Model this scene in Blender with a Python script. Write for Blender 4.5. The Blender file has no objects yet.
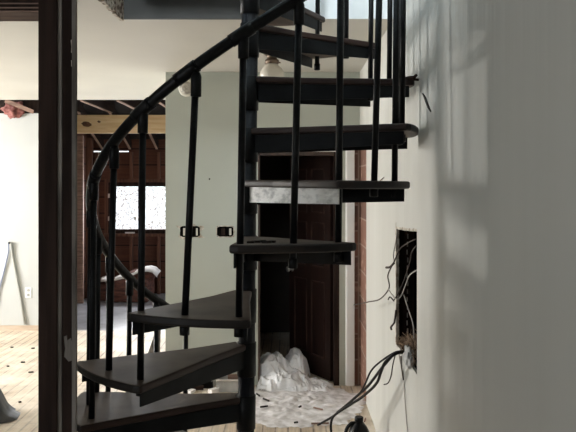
import bpy, bmesh, math, random
from math import sin, cos, pi, radians, atan2, hypot, sqrt
from mathutils import Vector, Matrix, noise

random.seed(7)
SC = bpy.context.scene
COL = SC.collection
F, CX, HY, EYE = 670.0, 288.0, 183.0, 1.65


def P(x, y, Y):
    """point seen at pixel (x, y) of the photograph, Y metres in front of the camera"""
    return Vector(((x - CX) / F * Y, Y, EYE - (y - HY) / F * Y))


# ------------------------------------------------------------------ materials
def new_mat(name):
    m = bpy.data.materials.new(name)
    m.use_nodes = True
    nt = m.node_tree
    return m, nt, nt.nodes['Principled BSDF']


def mat(name, c1, c2=None, rough=0.6, scale=(8, 8, 8), detail=4, lo=0.35, hi=0.65, bump=0.0,
        bscale=None, metallic=0.0, spec=0.5, coords='Object'):
    m, nt, b = new_mat(name)
    N, L = nt.nodes, nt.links
    b.inputs['Roughness'].default_value = rough
    b.inputs['Metallic'].default_value = metallic
    b.inputs['Specular IOR Level'].default_value = spec
    tc = N.new('ShaderNodeTexCoord')
    mp = N.new('ShaderNodeMapping')
    mp.inputs['Scale'].default_value = scale
    L.new(tc.outputs[coords], mp.inputs['Vector'])
    nz = N.new('ShaderNodeTexNoise')
    nz.inputs['Detail'].default_value = detail
    nz.inputs['Scale'].default_value = 1.0
    L.new(mp.outputs[0], nz.inputs['Vector'])
    if c2 is None:
        b.inputs['Base Color'].default_value = (*c1, 1)
    else:
        r = N.new('ShaderNodeValToRGB')
        r.color_ramp.elements[0].position = lo
        r.color_ramp.elements[1].position = hi
        r.color_ramp.elements[0].color = (*c1, 1)
        r.color_ramp.elements[1].color = (*c2, 1)
        L.new(nz.outputs['Fac'], r.inputs[0])
        L.new(r.outputs[0], b.inputs['Base Color'])
    if bump:
        bp = N.new('ShaderNodeBump')
        bp.inputs['Strength'].default_value = bump
        bp.inputs['Distance'].default_value = 0.02
        src = nz
        if bscale:
            mp2 = N.new('ShaderNodeMapping')
            mp2.inputs['Scale'].default_value = bscale
            L.new(tc.outputs[coords], mp2.inputs['Vector'])
            src = N.new('ShaderNodeTexNoise')
            src.inputs['Scale'].default_value = 1.0
            src.inputs['Detail'].default_value = 3
            L.new(mp2.outputs[0], src.inputs['Vector'])
        L.new(src.outputs['Fac'], bp.inputs['Height'])
        L.new(bp.outputs[0], b.inputs['Normal'])
    return m


def plank_mat(name, c1, c2, cgap, width, length, axis='Y', rough=0.6, dust=None, gap=0.004):
    """boards laid along an axis: brick pattern for joints, noise for grain, dust on top"""
    m, nt, b = new_mat(name)
    N, L = nt.nodes, nt.links
    b.inputs['Roughness'].default_value = rough
    tc = N.new('ShaderNodeTexCoord')
    mp = N.new('ShaderNodeMapping')
    if axis == 'Y':
        mp.inputs['Rotation'].default_value = (0, 0, radians(90))
    elif axis == 'XZ':
        mp.inputs['Rotation'].default_value = (radians(90), 0, 0)
    L.new(tc.outputs['Object'], mp.inputs['Vector'])
    br = N.new('ShaderNodeTexBrick')
    br.offset = 0.37
    br.inputs['Scale'].default_value = 1.0
    br.inputs['Brick Width'].default_value = length
    br.inputs['Row Height'].default_value = width
    br.inputs['Mortar Size'].default_value = gap
    br.inputs['Mortar Smooth'].default_value = 0.2
    br.inputs['Bias'].default_value = 0.0
    br.inputs['Color1'].default_value = (*c1, 1)
    br.inputs['Color2'].default_value = (*c2, 1)
    br.inputs['Mortar'].default_value = (*cgap, 1)
    L.new(mp.outputs[0], br.inputs['Vector'])
    mp2 = N.new('ShaderNodeMapping')
    mp2.inputs['Scale'].default_value = (3, 60, 60) if axis != 'Y' else (60, 3, 60)
    L.new(tc.outputs['Object'], mp2.inputs['Vector'])
    nz = N.new('ShaderNodeTexNoise')
    nz.inputs['Scale'].default_value = 1.0
    nz.inputs['Detail'].default_value = 5
    L.new(mp2.outputs[0], nz.inputs['Vector'])
    mix = N.new('ShaderNodeMix')
    mix.data_type = 'RGBA'
    mix.blend_type = 'MULTIPLY'
    mix.inputs['Factor'].default_value = 0.55
    L.new(br.outputs['Color'], mix.inputs['A'])
    rr = N.new('ShaderNodeValToRGB')
    rr.color_ramp.elements[0].position = 0.3
    rr.color_ramp.elements[0].color = (0.35, 0.35, 0.35, 1)
    rr.color_ramp.elements[1].position = 0.6
    L.new(nz.outputs['Fac'], rr.inputs[0])
    L.new(rr.outputs[0], mix.inputs['B'])
    out = mix.outputs['Result']
    if dust:
        n3 = N.new('ShaderNodeTexNoise')
        n3.inputs['Scale'].default_value = 1.3
        n3.inputs['Detail'].default_value = 6
        n3.inputs['Roughness'].default_value = 0.7
        L.new(tc.outputs['Object'], n3.inputs['Vector'])
        r3 = N.new('ShaderNodeValToRGB')
        r3.color_ramp.elements[0].position = 0.42
        r3.color_ramp.elements[1].position = 0.66
        L.new(n3.outputs['Fac'], r3.inputs[0])
        mx = N.new('ShaderNodeMix')
        mx.data_type = 'RGBA'
        mx.inputs['B'].default_value = (*dust, 1)
        L.new(r3.outputs[0], mx.inputs['Factor'])
        L.new(out, mx.inputs['A'])
        out = mx.outputs['Result']
    L.new(out, b.inputs['Base Color'])
    return m


def brick_mat():
    m, nt, b = new_mat('raw_brick')
    N, L = nt.nodes, nt.links
    tc = N.new('ShaderNodeTexCoord')
    mp = N.new('ShaderNodeMapping')
    mp.inputs['Rotation'].default_value = (radians(90), radians(0), radians(90))
    L.new(tc.outputs['Object'], mp.inputs['Vector'])
    br = N.new('ShaderNodeTexBrick')
    br.inputs['Scale'].default_value = 1.0
    br.inputs['Brick Width'].default_value = 0.21
    br.inputs['Row Height'].default_value = 0.072
    br.inputs['Mortar Size'].default_value = 0.007
    br.inputs['Color1'].default_value = (0.21, 0.10, 0.065, 1)
    br.inputs['Color2'].default_value = (0.12, 0.062, 0.043, 1)
    br.inputs['Mortar'].default_value = (0.28, 0.20, 0.155, 1)
    L.new(mp.outputs[0], br.inputs['Vector'])
    nz = N.new('ShaderNodeTexNoise')
    nz.inputs['Scale'].default_value = 11
    nz.inputs['Detail'].default_value = 6
    L.new(tc.outputs['Object'], nz.inputs['Vector'])
    r = N.new('ShaderNodeValToRGB')
    r.color_ramp.elements[0].position = 0.56
    r.color_ramp.elements[1].position = 0.72
    L.new(nz.outputs['Fac'], r.inputs[0])
    mx = N.new('ShaderNodeMix')
    mx.data_type = 'RGBA'
    mx.inputs['B'].default_value = (0.42, 0.27, 0.2, 1)
    L.new(r.outputs[0], mx.inputs['Factor'])
    L.new(br.outputs['Color'], mx.inputs['A'])
    L.new(mx.outputs['Result'], b.inputs['Base Color'])
    bp = N.new('ShaderNodeBump')
    bp.inputs['Strength'].default_value = 0.6
    L.new(nz.outputs['Fac'], bp.inputs['Height'])
    L.new(bp.outputs[0], b.inputs['Normal'])
    b.inputs['Roughness'].default_value = 0.9
    return m


def glass_mat(name, tint=(1, 1, 1), gloss=0.08):
    m = bpy.data.materials.new(name)
    m.use_nodes = True
    nt = m.node_tree
    nt.nodes.clear()
    o = nt.nodes.new('ShaderNodeOutputMaterial')
    t = nt.nodes.new('ShaderNodeBsdfTransparent')
    t.inputs[0].default_value = (*tint, 1)
    g = nt.nodes.new('ShaderNodeBsdfGlossy')
    g.inputs['Roughness'].default_value = 0.05
    mx = nt.nodes.new('ShaderNodeMixShader')
    mx.inputs[0].default_value = gloss
    nt.links.new(t.outputs[0], mx.inputs[1])
    nt.links.new(g.outputs[0], mx.inputs[2])
    nt.links.new(mx.outputs[0], o.inputs[0])
    return m


M = {}
M['iron'] = mat('black_painted_iron', (0.003, 0.0032, 0.0035), (0.006, 0.0063, 0.007), rough=0.4, spec=0.18, scale=(14, 14, 14), bump=0.12, bscale=(60, 60, 60))
M['pole'] = mat('black_painted_pole', (0.005, 0.0055, 0.007), (0.014, 0.015, 0.019), rough=0.5, spec=0.25, scale=(20, 20, 8), bump=0.25, bscale=(90, 90, 30))
M['plate'] = mat('grey_black_plate', (0.0032, 0.0036, 0.004), (0.009, 0.010, 0.011), rough=0.55, spec=0.15, scale=(9, 9, 9), bump=0.1)
M['mottled'] = mat('pale_mottled_metal', (0.30, 0.30, 0.29), (0.74, 0.73, 0.70), rough=0.55, scale=(16, 16, 40), detail=9, lo=0.30, hi=0.55, bump=0.3)
M['tread'] = mat('dusty_worn_tread_wood', (0.055, 0.038, 0.031), (0.15, 0.115, 0.095), rough=0.55, spec=0.3, scale=(5, 5, 18), detail=7, lo=0.3, hi=0.7, bump=0.08)
M['tread_side'] = mat('red_brown_tread_side', (0.016, 0.008, 0.006), (0.042, 0.023, 0.018), rough=0.5, scale=(6, 6, 20), spec=0.3)
M['tread_edge_shade'] = mat('shaded_tread_edge', (0.007, 0.0055, 0.005), (0.018, 0.013, 0.011), rough=0.5, scale=(9, 9, 9), spec=0.3)  # near-black stands for shade on the outer ends of the treads
M['stud'] = mat('dark_stained_wood', (0.014, 0.0085, 0.007), (0.038, 0.023, 0.018), rough=0.8, spec=0.12, scale=(30, 30, 2.5), detail=6, bump=0.2)
M['stud_grey'] = mat('weathered_grey_wood', (0.08, 0.068, 0.06), (0.22, 0.20, 0.18), rough=0.9, scale=(40, 40, 5), detail=8, bump=0.3)
M['lath'] = mat('pinkish_bare_wood', (0.19, 0.115, 0.09), (0.34, 0.22, 0.17), rough=0.8, scale=(6, 40, 40), bump=0.1)
M['base'] = mat('pale_bare_baseboard', (0.42, 0.33, 0.25), (0.55, 0.45, 0.36), rough=0.7, scale=(4, 30, 30))
M['pine'] = mat('fresh_pine', (0.70, 0.46, 0.23), (0.86, 0.65, 0.38), rough=0.6, scale=(3, 40, 26), detail=5, lo=0.3, hi=0.7)
M['knot'] = mat('pine_knot', (0.07, 0.028, 0.013), (0.19, 0.085, 0.04), rough=0.7, scale=(40, 40, 40))
M['joist'] = mat('lit_joist_edge', (0.24, 0.15, 0.11), (0.46, 0.31, 0.23), rough=0.8, scale=(30, 2.5, 30), bump=0.1)  # pale tone stands for light on the lower joist edges
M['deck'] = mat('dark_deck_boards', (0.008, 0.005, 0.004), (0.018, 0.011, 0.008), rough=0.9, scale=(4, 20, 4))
M['joist_shade'] = mat('shaded_joist_wood', (0.016, 0.009, 0.007), (0.036, 0.021, 0.016), rough=0.9, scale=(30, 3, 30), spec=0.15)  # dark tone stands for the shaded sides of joists and rafters
M['red_stud'] = mat('red_brown_stud', (0.075, 0.030, 0.018), (0.15, 0.065, 0.038), rough=0.85, scale=(30, 30, 3), bump=0.1)
M['red_boards'] = plank_mat('red_brown_board_wall', (0.12, 0.042, 0.022), (0.085, 0.030, 0.017), (0.016, 0.005, 0.003), 0.24, 2.2, 'XZ', rough=0.85, gap=0.01)
M['floor'] = plank_mat('pale_dusty_floorboards', (0.68, 0.56, 0.43), (0.56, 0.45, 0.34), (0.27, 0.205, 0.155), 0.085, 2.3, 'Y', rough=0.55, dust=(0.82, 0.735, 0.63), gap=0.006)
M['floor_back'] = mat('grey_worn_lino', (0.22, 0.22, 0.24), (0.42, 0.42, 0.45), rough=0.28, scale=(4, 4, 4), detail=8)
M['white_wall'] = mat('white_wall_paint', (0.45, 0.465, 0.46), (0.49, 0.505, 0.495), rough=0.7, scale=(1.5, 1.5, 1.5), bump=0.03)
M['sage'] = mat('pale_sage_paint', (0.47, 0.50, 0.45), (0.52, 0.55, 0.495), rough=0.7, scale=(1.2, 1.2, 1.2), bump=0.03)
M['right_wall'] = mat('beige_grey_wall_paint', (0.51, 0.505, 0.465), (0.565, 0.56, 0.52), rough=0.5, scale=(1.0, 3.0, 0.25), detail=3, bump=0.55, bscale=(0.5, 5.5, 0.10), spec=0.4)  # vertical streaks in tone and bump imitate soft streaks of light
M['ceiling'] = mat('warm_ceiling_paint', (0.50, 0.485, 0.44), (0.545, 0.53, 0.48), rough=0.8, scale=(1, 1, 1), bump=0.04)
M['slab'] = mat('pale_grey_opening_face', (0.60, 0.62, 0.62), (0.68, 0.70, 0.70), rough=0.6, scale=(4, 4, 4))
M['opening_dark'] = mat('dark_grey_opening_face', (0.066, 0.064, 0.06), (0.088, 0.085, 0.08), rough=0.6, scale=(4, 4, 4))
M['peel'] = mat('peeling_plaster_edge', (0.11, 0.07, 0.05), (0.55, 0.5, 0.43), rough=0.9, scale=(18, 30, 40), detail=8, lo=0.42, hi=0.55, bump=0.5)
M['upper'] = mat('upper_room_paint', (0.66, 0.72, 0.76), None, rough=0.7)
M['trim'] = mat('white_trim_paint', (0.87, 0.87, 0.85), (0.90, 0.90, 0.88), rough=0.45, scale=(6, 6, 2))
M['casing_shade'] = mat('grey_green_casing_shadow', (0.38, 0.395, 0.33), (0.46, 0.47, 0.41), rough=0.6, scale=(6, 6, 2))
M['door'] = mat('dark_red_brown_door', (0.013, 0.005, 0.0035), (0.024, 0.0085, 0.006), rough=0.5, scale=(30, 30, 2.5), detail=5)
M['door_edge'] = mat('worn_door_moulding', (0.016, 0.007, 0.005), (0.06, 0.03, 0.022), rough=0.5, scale=(20, 20, 6))
M['frame_wood'] = mat('brown_door_frame', (0.03, 0.016, 0.010), (0.075, 0.04, 0.026), rough=0.55, scale=(20, 20, 3))
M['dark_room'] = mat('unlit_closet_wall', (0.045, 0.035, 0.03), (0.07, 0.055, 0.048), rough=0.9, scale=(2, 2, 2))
M['brick'] = brick_mat()
M['pink'] = mat('pink_insulation', (0.15, 0.045, 0.04), (0.36, 0.16, 0.14), rough=0.95, scale=(22, 22, 22), detail=8, bump=0.8)
M['paper'] = mat('kraft_and_white_paper', (0.62, 0.58, 0.55), (0.8, 0.78, 0.76), rough=0.8, scale=(9, 9, 9))
M['bundle'] = mat('red_brown_bundle', (0.055, 0.022, 0.016), (0.16, 0.06, 0.042), rough=0.9, scale=(9, 9, 30), detail=7, bump=0.5)
M['plastic'] = mat('white_plastic_sheet', (0.76, 0.77, 0.80), (0.88, 0.88, 0.91), rough=0.32, scale=(10, 10, 10), bump=0.25, bscale=(26, 26, 26))
M['dust_sheet'] = mat('dusty_white_plastic', (0.50, 0.47, 0.46), (0.92, 0.90, 0.92), rough=0.5, scale=(13, 13, 13), detail=10, lo=0.3, hi=0.62, bump=0.5)
M['tarp'] = mat('dark_grey_tarp', (0.012, 0.012, 0.013), (0.060, 0.059, 0.060), rough=0.55, scale=(7, 7, 7), detail=7, lo=0.4, hi=0.7, bump=0.4)
M['black_plastic'] = mat('black_plastic', (0.005, 0.005, 0.006), None, rough=0.4, spec=0.25)
M['cable'] = mat('black_cable_rubber', (0.004, 0.004, 0.005), None, rough=0.5, spec=0.2)
M['wire_brown'] = mat('brown_cloth_wire', (0.035, 0.025, 0.02), (0.07, 0.05, 0.04), rough=0.8, scale=(40, 40, 40))
M['wire_pale'] = mat('pale_wire', (0.42, 0.39, 0.36), None, rough=0.6)
M['cord_blue'] = mat('blue_grey_cord', (0.23, 0.27, 0.38), None, rough=0.7)
M['cord_grey'] = mat('grey_cord', (0.33, 0.34, 0.32), None, rough=0.7)
M['straw'] = mat('dry_straw', (0.12, 0.075, 0.045), (0.30, 0.21, 0.135), rough=0.95, scale=(30, 30, 30))
M['hole'] = mat('dark_box_inside', (0.003, 0.003, 0.003), (0.009, 0.008, 0.007), rough=0.9, spec=0.02, scale=(20, 20, 20))  # near-black tone stands for darkness inside the hole and boxes
M['switch'] = mat('ivory_switch_plastic', (0.62, 0.6, 0.54), None, rough=0.45)
M['plate_white'] = mat('white_cover_plate', (0.72, 0.74, 0.74), None, rough=0.4)
M['rag'] = mat('torn_plaster_edge', (0.35, 0.29, 0.22), (0.7, 0.67, 0.6), rough=0.9, scale=(30, 30, 30), detail=6)
M['globe'] = mat('frosted_lamp_glass', (0.62, 0.58, 0.50), (0.68, 0.64, 0.56), rough=0.25, scale=(6, 6, 6))
M['brass'] = mat('old_bronze', (0.10, 0.07, 0.05), (0.2, 0.15, 0.11), rough=0.45, metallic=0.7, scale=(20, 20, 20))
M['detector'] = mat('aged_white_plastic', (0.66, 0.64, 0.57), None, rough=0.5)
M['det_dark'] = mat('detector_grille', (0.30, 0.28, 0.24), (0.5, 0.47, 0.41), rough=0.6, scale=(60, 60, 60))
M['chrome'] = mat('dull_chrome', (0.55, 0.53, 0.5), None, rough=0.3, metallic=0.9)
M['box_grey'] = mat('grey_cardboard', (0.32, 0.32, 0.31), (0.45, 0.45, 0.44), rough=0.85, scale=(9, 9, 9))
M['chip'] = mat('dark_flake', (0.012, 0.009, 0.008), (0.03, 0.022, 0.018), rough=0.9, scale=(30, 30, 30))
M['leaf'] = mat('pale_dry_leaf', (0.50, 0.45, 0.43), (0.74, 0.69, 0.67), rough=0.8, scale=(9, 9, 9))
M['ground'] = mat('pale_ground', (0.45, 0.42, 0.36), (0.55, 0.52, 0.45), rough=0.95, scale=(3, 3, 3))
M['glass'] = glass_mat('window_glass')


# ------------------------------------------------------------------ mesh helpers
class MB:
    def __init__(self):
        self.bm = bmesh.new()

    def box(self, x0, x1, y0, y1, z0, z1):
        v = [self.bm.verts.new((x, y, z)) for x in (x0, x1) for y in (y0, y1) for z in (z0, z1)]
        for f in ((0, 1, 3, 2), (4, 6, 7, 5), (0, 4, 5, 1), (2, 3, 7, 6), (0, 2, 6, 4), (1, 5, 7, 3)):
            self.bm.faces.new([v[i] for i in f])
        return self

    def obox(self, c, ax, ay, az):
        """box from centre and three half vectors"""
        c, ax, ay, az = Vector(c), Vector(ax), Vector(ay), Vector(az)
        v = [self.bm.verts.new(c + i * ax + j * ay + k * az) for i in (-1, 1) for j in (-1, 1) for k in (-1, 1)]
        for f in ((0, 1, 3, 2), (4, 6, 7, 5), (0, 4, 5, 1), (2, 3, 7, 6), (0, 2, 6, 4), (1, 5, 7, 3)):
            self.bm.faces.new([v[i] for i in f])
        return self

    def beam(self, a, b, w, h, up=(0, 0, 1)):
        a, b = Vector(a), Vector(b)
        d = (b - a)
        s = d.cross(Vector(up)).normalized() * (w / 2)
        u = s.cross(d).normalized() * (h / 2)
        return self.obox((a + b) / 2, d / 2, s, u)

    def tube(self, pts, r, seg=10, cap=True):
        pts = [Vector(p) for p in pts]
        n = len(pts)
        rs = r if isinstance(r, (list, tuple)) else [r] * n
        rings = []
        prev = None
        for i, p in enumerate(pts):
            t = (pts[min(i + 1, n - 1)] - pts[max(i - 1, 0)]).normalized()
            if prev is None:
                ref = Vector((0, 0, 1)) if abs(t.z) < 0.9 else Vector((1, 0, 0))
                u = t.cross(ref).normalized()
            else:
                u = (prev - t * prev.dot(t)).normalized()
            prev = u
            w = t.cross(u)
            rings.append([self.bm.verts.new(p + rs[i] * (cos(2 * pi * k / seg) * u + sin(2 * pi * k / seg) * w)) for k in range(seg)])
        for a, b in zip(rings, rings[1:]):
            for k in range(seg):
                f = self.bm.faces.new((a[k], a[(k + 1) % seg], b[(k + 1) % seg], b[k]))
                f.smooth = True
        if cap:
            self.bm.faces.new(list(reversed(rings[0])))
            self.bm.faces.new(rings[-1])
        return self

    def lathe(self, c, prof, seg=24, axis='Z'):
        """profile of (radius, height) turned about an axis through c"""
        c = Vector(c)
        rings = []
        for r, h in prof:
            ring = []
            for k in range(seg):
                a = 2 * pi * k / seg
                q = Vector((r * cos(a), r * sin(a), h))
                if axis == 'Y':
                    q = Vector((q.x, -q.z, q.y))
                elif axis == 'X':
                    q = Vector((-q.z, q.y, q.x))
                ring.append(self.bm.verts.new(c + q))
            rings.append(ring)
        for a, b in zip(rings, rings[1:]):
            for k in range(seg):
                f = self.bm.faces.new((a[k], a[(k + 1) % seg], b[(k + 1) % seg], b[k]))
                f.smooth = True
        self.bm.faces.new(list(reversed(rings[0])))
        self.bm.faces.new(rings[-1])
        return self

    def prism(self, poly, z0, z1):
        lo = [self.bm.verts.new((x, y, z0)) for x, y in poly]
        hi = [self.bm.verts.new((x, y, z1)) for x, y in poly]
        n = len(poly)
        self.bm.faces.new(list(reversed(lo)))
        self.bm.faces.new(hi)
        for i in range(n):
            self.bm.faces.new((lo[i], lo[(i + 1) % n], hi[(i + 1) % n], hi[i]))
        return self

    def build(self, name, material, parent=None, off=(0, 0, 0), bevel=0.0, seg=2, smooth=False):
        bmesh.ops.recalc_face_normals(self.bm, faces=self.bm.faces[:])
        off = Vector(off)
        if off.length:
            for v in self.bm.verts:
                v.co -= off
        if smooth:
            for f in self.bm.faces:
                f.smooth = True
        me = bpy.data.meshes.new(name)
        self.bm.to_mesh(me)
        self.bm.free()
        o = bpy.data.objects.new(name, me)
        COL.objects.link(o)
        me.materials.append(material)
        if parent:
            o.parent = parent
        else:
            o.location = off
        if bevel:
            b = o.modifiers.new('bevel', 'BEVEL')
            b.width = bevel
            b.segments = seg
            b.limit_method = 'ANGLE'
            b.angle_limit = radians(40)
        return o


def tag(o, label=None, cat=None, group=None, kind=None):
    if label:
        o['label'] = label
    if cat:
        o['category'] = cat
    if group:
        o['group'] = group
    if kind:
        o['kind'] = kind
    return o


def empty(name, loc, label=None, cat=None, group=None, kind=None):
    o = bpy.data.objects.new(name, None)
    o.empty_display_size = 0.1
    o.location = loc
    COL.objects.link(o)
    return tag(o, label, cat, group, kind)


def struct(o, label, cat='structure'):
    return tag(o, label, cat, kind='structure')


# ------------------------------------------------------------------ the setting
XR = 0.585          # face of the right wall
ZC = 2.556          # ceiling
ZU = 2.83           # upper floor
YB = 5.47           # face of the wall with the door
YF = 7.5            # face of the white far wall
OX, OY0, OY1 = -0.912, 2.2, 3.68       # stair opening in the ceiling

b = MB().box(-3.1, 0.72, -2.7, 3.38, -0.12, 0).box(-6.1, 0.72, 3.38, 7.5, -0.12, 0).box(0.72, 1.6, YB, 7.5, -0.12, 0)
struct(b.build('floor', M['floor']), 'pale dusty wooden floorboards running away under the staircase', 'floor')
b = MB().box(-6.1, 1.6, 7.5, 10.2, -0.13, -0.004)
struct(b.build('floor_back', M['floor_back']), 'worn grey floor of the unfinished back room', 'floor')

# ceiling with the stair opening; grey edge of the opening is a part of its own
b = MB()
b.box(-6.1, OX, 3.38, 7.3, ZC, ZU)
b.box(-3.1, OX, -2.7, 3.38, ZC, ZU)
b.box(OX, 0.72, -2.7, OY0, ZC, ZU)
b.box(OX, 0.72, OY1 + 0.012, 7.3, ZC, ZU)
b.box(0.72, 1.6, YB, 7.3, ZC, ZU)
ceil = struct(b.build('ceiling', M['ceiling']), 'plain warm white ceiling around the stair opening', 'ceiling')
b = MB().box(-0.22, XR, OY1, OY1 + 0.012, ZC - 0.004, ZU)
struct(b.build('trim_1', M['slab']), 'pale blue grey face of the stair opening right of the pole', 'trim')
b = MB().box(OX, -0.22, OY1 - 0.004, OY1 + 0.012, ZC - 0.006, ZU)  # left part of the far face, darker grey than the right part
struct(b.build('trim_6', M['opening_dark']), 'dark grey face of the stair opening left of the pole', 'trim')
# peeling left edge of the opening
b = MB()
n = 26
for i in range(n):
    y0 = OY0 + (OY1 - OY0) * i / n
    y1 = OY0 + (OY1 - OY0) * (i + 1) / n
    w = 0.008 + 0.012 * abs(noise.noise(Vector((i * 0.7, 2.2, 0))))
    d = 0.012 + 0.03 * abs(noise.noise(Vector((i * 0.9, 7.7, 1))))
    b.box(OX - w * 0.8, OX + w, y0, y1, ZC - d, ZC + 0.10 + 0.05 * noise.noise(Vector((i * 0.6, 0, 3))))
struct(b.build('trim_2', M['peel']), 'peeling ragged left edge of the stair opening in the ceiling', 'trim')

# right wall with the cut hole, brick strip in the corner
HY0, HY1, HZ0, HZ1 = 3.04, 3.63, 0.78, 1.436
b = MB()
b.box(XR, 0.72, -2.6, 2.8, -0.02, ZU)
b.box(XR, 0.72, 4.0, 5.0, -0.02, ZU)
b.box(XR, 0.72, 2.8, 4.0, -0.02, 0.5)
b.box(XR, 0.72, 2.8, 4.0, 1.7, ZU)
b.box(XR, XR + 0.014, 2.8, HY0, 0.5, 1.7)
b.box(XR, XR + 0.014, HY1, 4.0, 0.5, 1.7)
b.box(XR, XR + 0.014, HY0, HY1, 0.5, HZ0)
b.box(XR, XR + 0.014, HY0, HY1, HZ1, 1.7)
b.box(XR, 0.72, 5.0, YB, 1.96, ZU)
sk = [b.bm.verts.new(q) for q in ((XR, HY0, HZ1), (XR, HY1, HZ1), (XR, HY1, HZ1 - 0.028), (XR + 0.014, HY0, HZ1), (XR + 0.014, HY1, HZ1), (XR + 0.014, HY1, HZ1 - 0.028))]
for f in ((0, 1, 2), (3, 5, 4), (0, 2, 5, 3), (1, 4, 5, 2), (0, 3, 4, 1)):
    b.bm.faces.new([sk[q] for q in f])
struct(b.build('wall_right', M['right_wall']), 'long grey beige plaster wall along the right side', 'wall')
b = MB().box(XR + 0.006, 0.72, 5.0, YB, -0.02, 1.96).box(0.545, XR + 0.006, YB - 0.006, YB + 0.02, 0.0, 1.96)
struct(b.build('wall_right_brick', M['brick']), 'narrow strip of bare red brick in the corner beside the door', 'wall')
# cavity in the hole
cav = empty('wall_right_cavity', (0.72, 3.3, 0.7), 'dark stud cavity inside the hole in the right wall', 'wall', kind='structure')
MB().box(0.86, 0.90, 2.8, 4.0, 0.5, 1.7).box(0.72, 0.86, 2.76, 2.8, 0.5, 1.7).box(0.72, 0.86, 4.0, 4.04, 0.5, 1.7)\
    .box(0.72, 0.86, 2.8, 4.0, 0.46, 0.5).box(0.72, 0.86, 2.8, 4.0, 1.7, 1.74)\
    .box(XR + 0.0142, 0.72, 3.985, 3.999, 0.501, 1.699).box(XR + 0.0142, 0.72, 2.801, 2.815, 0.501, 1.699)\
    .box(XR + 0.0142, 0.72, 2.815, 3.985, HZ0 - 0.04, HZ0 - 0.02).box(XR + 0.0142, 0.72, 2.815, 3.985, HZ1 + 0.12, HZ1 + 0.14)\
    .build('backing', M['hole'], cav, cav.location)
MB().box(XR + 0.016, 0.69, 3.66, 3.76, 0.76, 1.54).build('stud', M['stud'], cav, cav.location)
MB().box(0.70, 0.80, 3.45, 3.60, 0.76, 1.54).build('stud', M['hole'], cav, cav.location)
b = MB()
for k in range(15):
    z = 0.80 + k * 0.043
    b.obox((0.652 + 0.002 * sin(k * 2.1), 3.658, z), (0.003, 0, 0), (0, 0.003, 0), (0, 0, 0.013))
b.build('nail_row', M['wire_pale'], cav, cav.location)
# torn edge of the hole
b = MB()
rnd = random.Random(3)
for k in range(28):
    y = HY0 + (HY1 - HY0) * (k + 0.5) / 28
    b.obox((XR + 0.006, y, HZ1 - 0.028 * (y - HY0) / (HY1 - HY0) - 0.003 * rnd.random()), (0.008, 0, 0), (0, 0.013, 0), (0, 0, 0.003 + 0.005 * rnd.random()))
for k in range(30):
    z = HZ0 + (HZ1 - HZ0) * (k + 0.5) / 30
    b.obox((XR + 0.006, HY1 - 0.003, z), (0.008, 0, 0), (0, 0.004 + 0.012 * rnd.random(), 0), (0, 0, 0.012))
struct(b.build('trim_3', M['rag']), 'torn plaster edge around the hole in the right wall', 'trim')

# wall with the door and the box behind it
DX0, DX1, DZ = -0.245, 0.376, 1.905
b = MB()
b.box(-1.0, DX0, YB, YB + 0.1, 0, ZC)
b.box(DX0, DX1, YB, YB + 0.1, DZ, ZC)
b.box(DX1, 0.72, YB, YB + 0.1, 0, ZC)
struct(b.build('wall_back', M['sage']), 'pale sage green wall holding the dark doorway', 'wall')
b = MB().box(-1.0, -0.9, YB + 0.1, 7.5, 0, ZC)
struct(b.build('wall_closet_left', M['sage']), 'side wall of the dark room behind the door', 'wall')
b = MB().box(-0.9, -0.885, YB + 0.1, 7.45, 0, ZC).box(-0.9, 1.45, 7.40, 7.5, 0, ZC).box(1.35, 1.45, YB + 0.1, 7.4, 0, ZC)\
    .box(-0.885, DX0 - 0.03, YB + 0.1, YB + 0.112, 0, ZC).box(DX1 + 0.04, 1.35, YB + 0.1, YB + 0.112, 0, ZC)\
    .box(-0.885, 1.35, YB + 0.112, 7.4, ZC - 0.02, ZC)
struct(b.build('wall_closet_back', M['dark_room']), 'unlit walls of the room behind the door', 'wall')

# white far wall
b = MB().box(-6.1, -2.45, YF, YF + 0.12, 0, 2.43)
struct(b.build('wall_far', M['white_wall']), 'bright white wall of the left room', 'wall')
b = MB().box(-6.0, -2.45, YF - 0.014, YF, 0, 0.058)
struct(b.build('baseboard_far', M['base']), 'bare wooden strip along the foot of the white wall', 'baseboard')
b = MB().box(-6.1, -2.4, YF + 0.02, YF + 0.11, 2.43, ZC + 0.2)
struct(b.build('trim_4', M['stud']), 'dark bare timber above the white wall', 'trim')
# unseen sides of the rooms
b = MB()
WZ0, WZ1 = 0.7, 2.15
b.box(-6.1, -6.0, 3.38, 4.8, 0, ZC).box(-6.1, -6.0, 6.6, 7.5, 0, ZC)
b.box(-6.1, -6.0, 4.8, 6.6, 0, WZ0).box(-6.1, -6.0, 4.8, 6.6, WZ1, ZC)
struct(b.build('wall_left', M['white_wall']), 'white wall with a window at the far left', 'wall')
b = MB()
b.box(-3.1, 0.72, -2.7, -2.6, 0, ZC)
struct(b.build('wall_front', M['white_wall']), 'white wall behind the viewer', 'wall')


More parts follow.
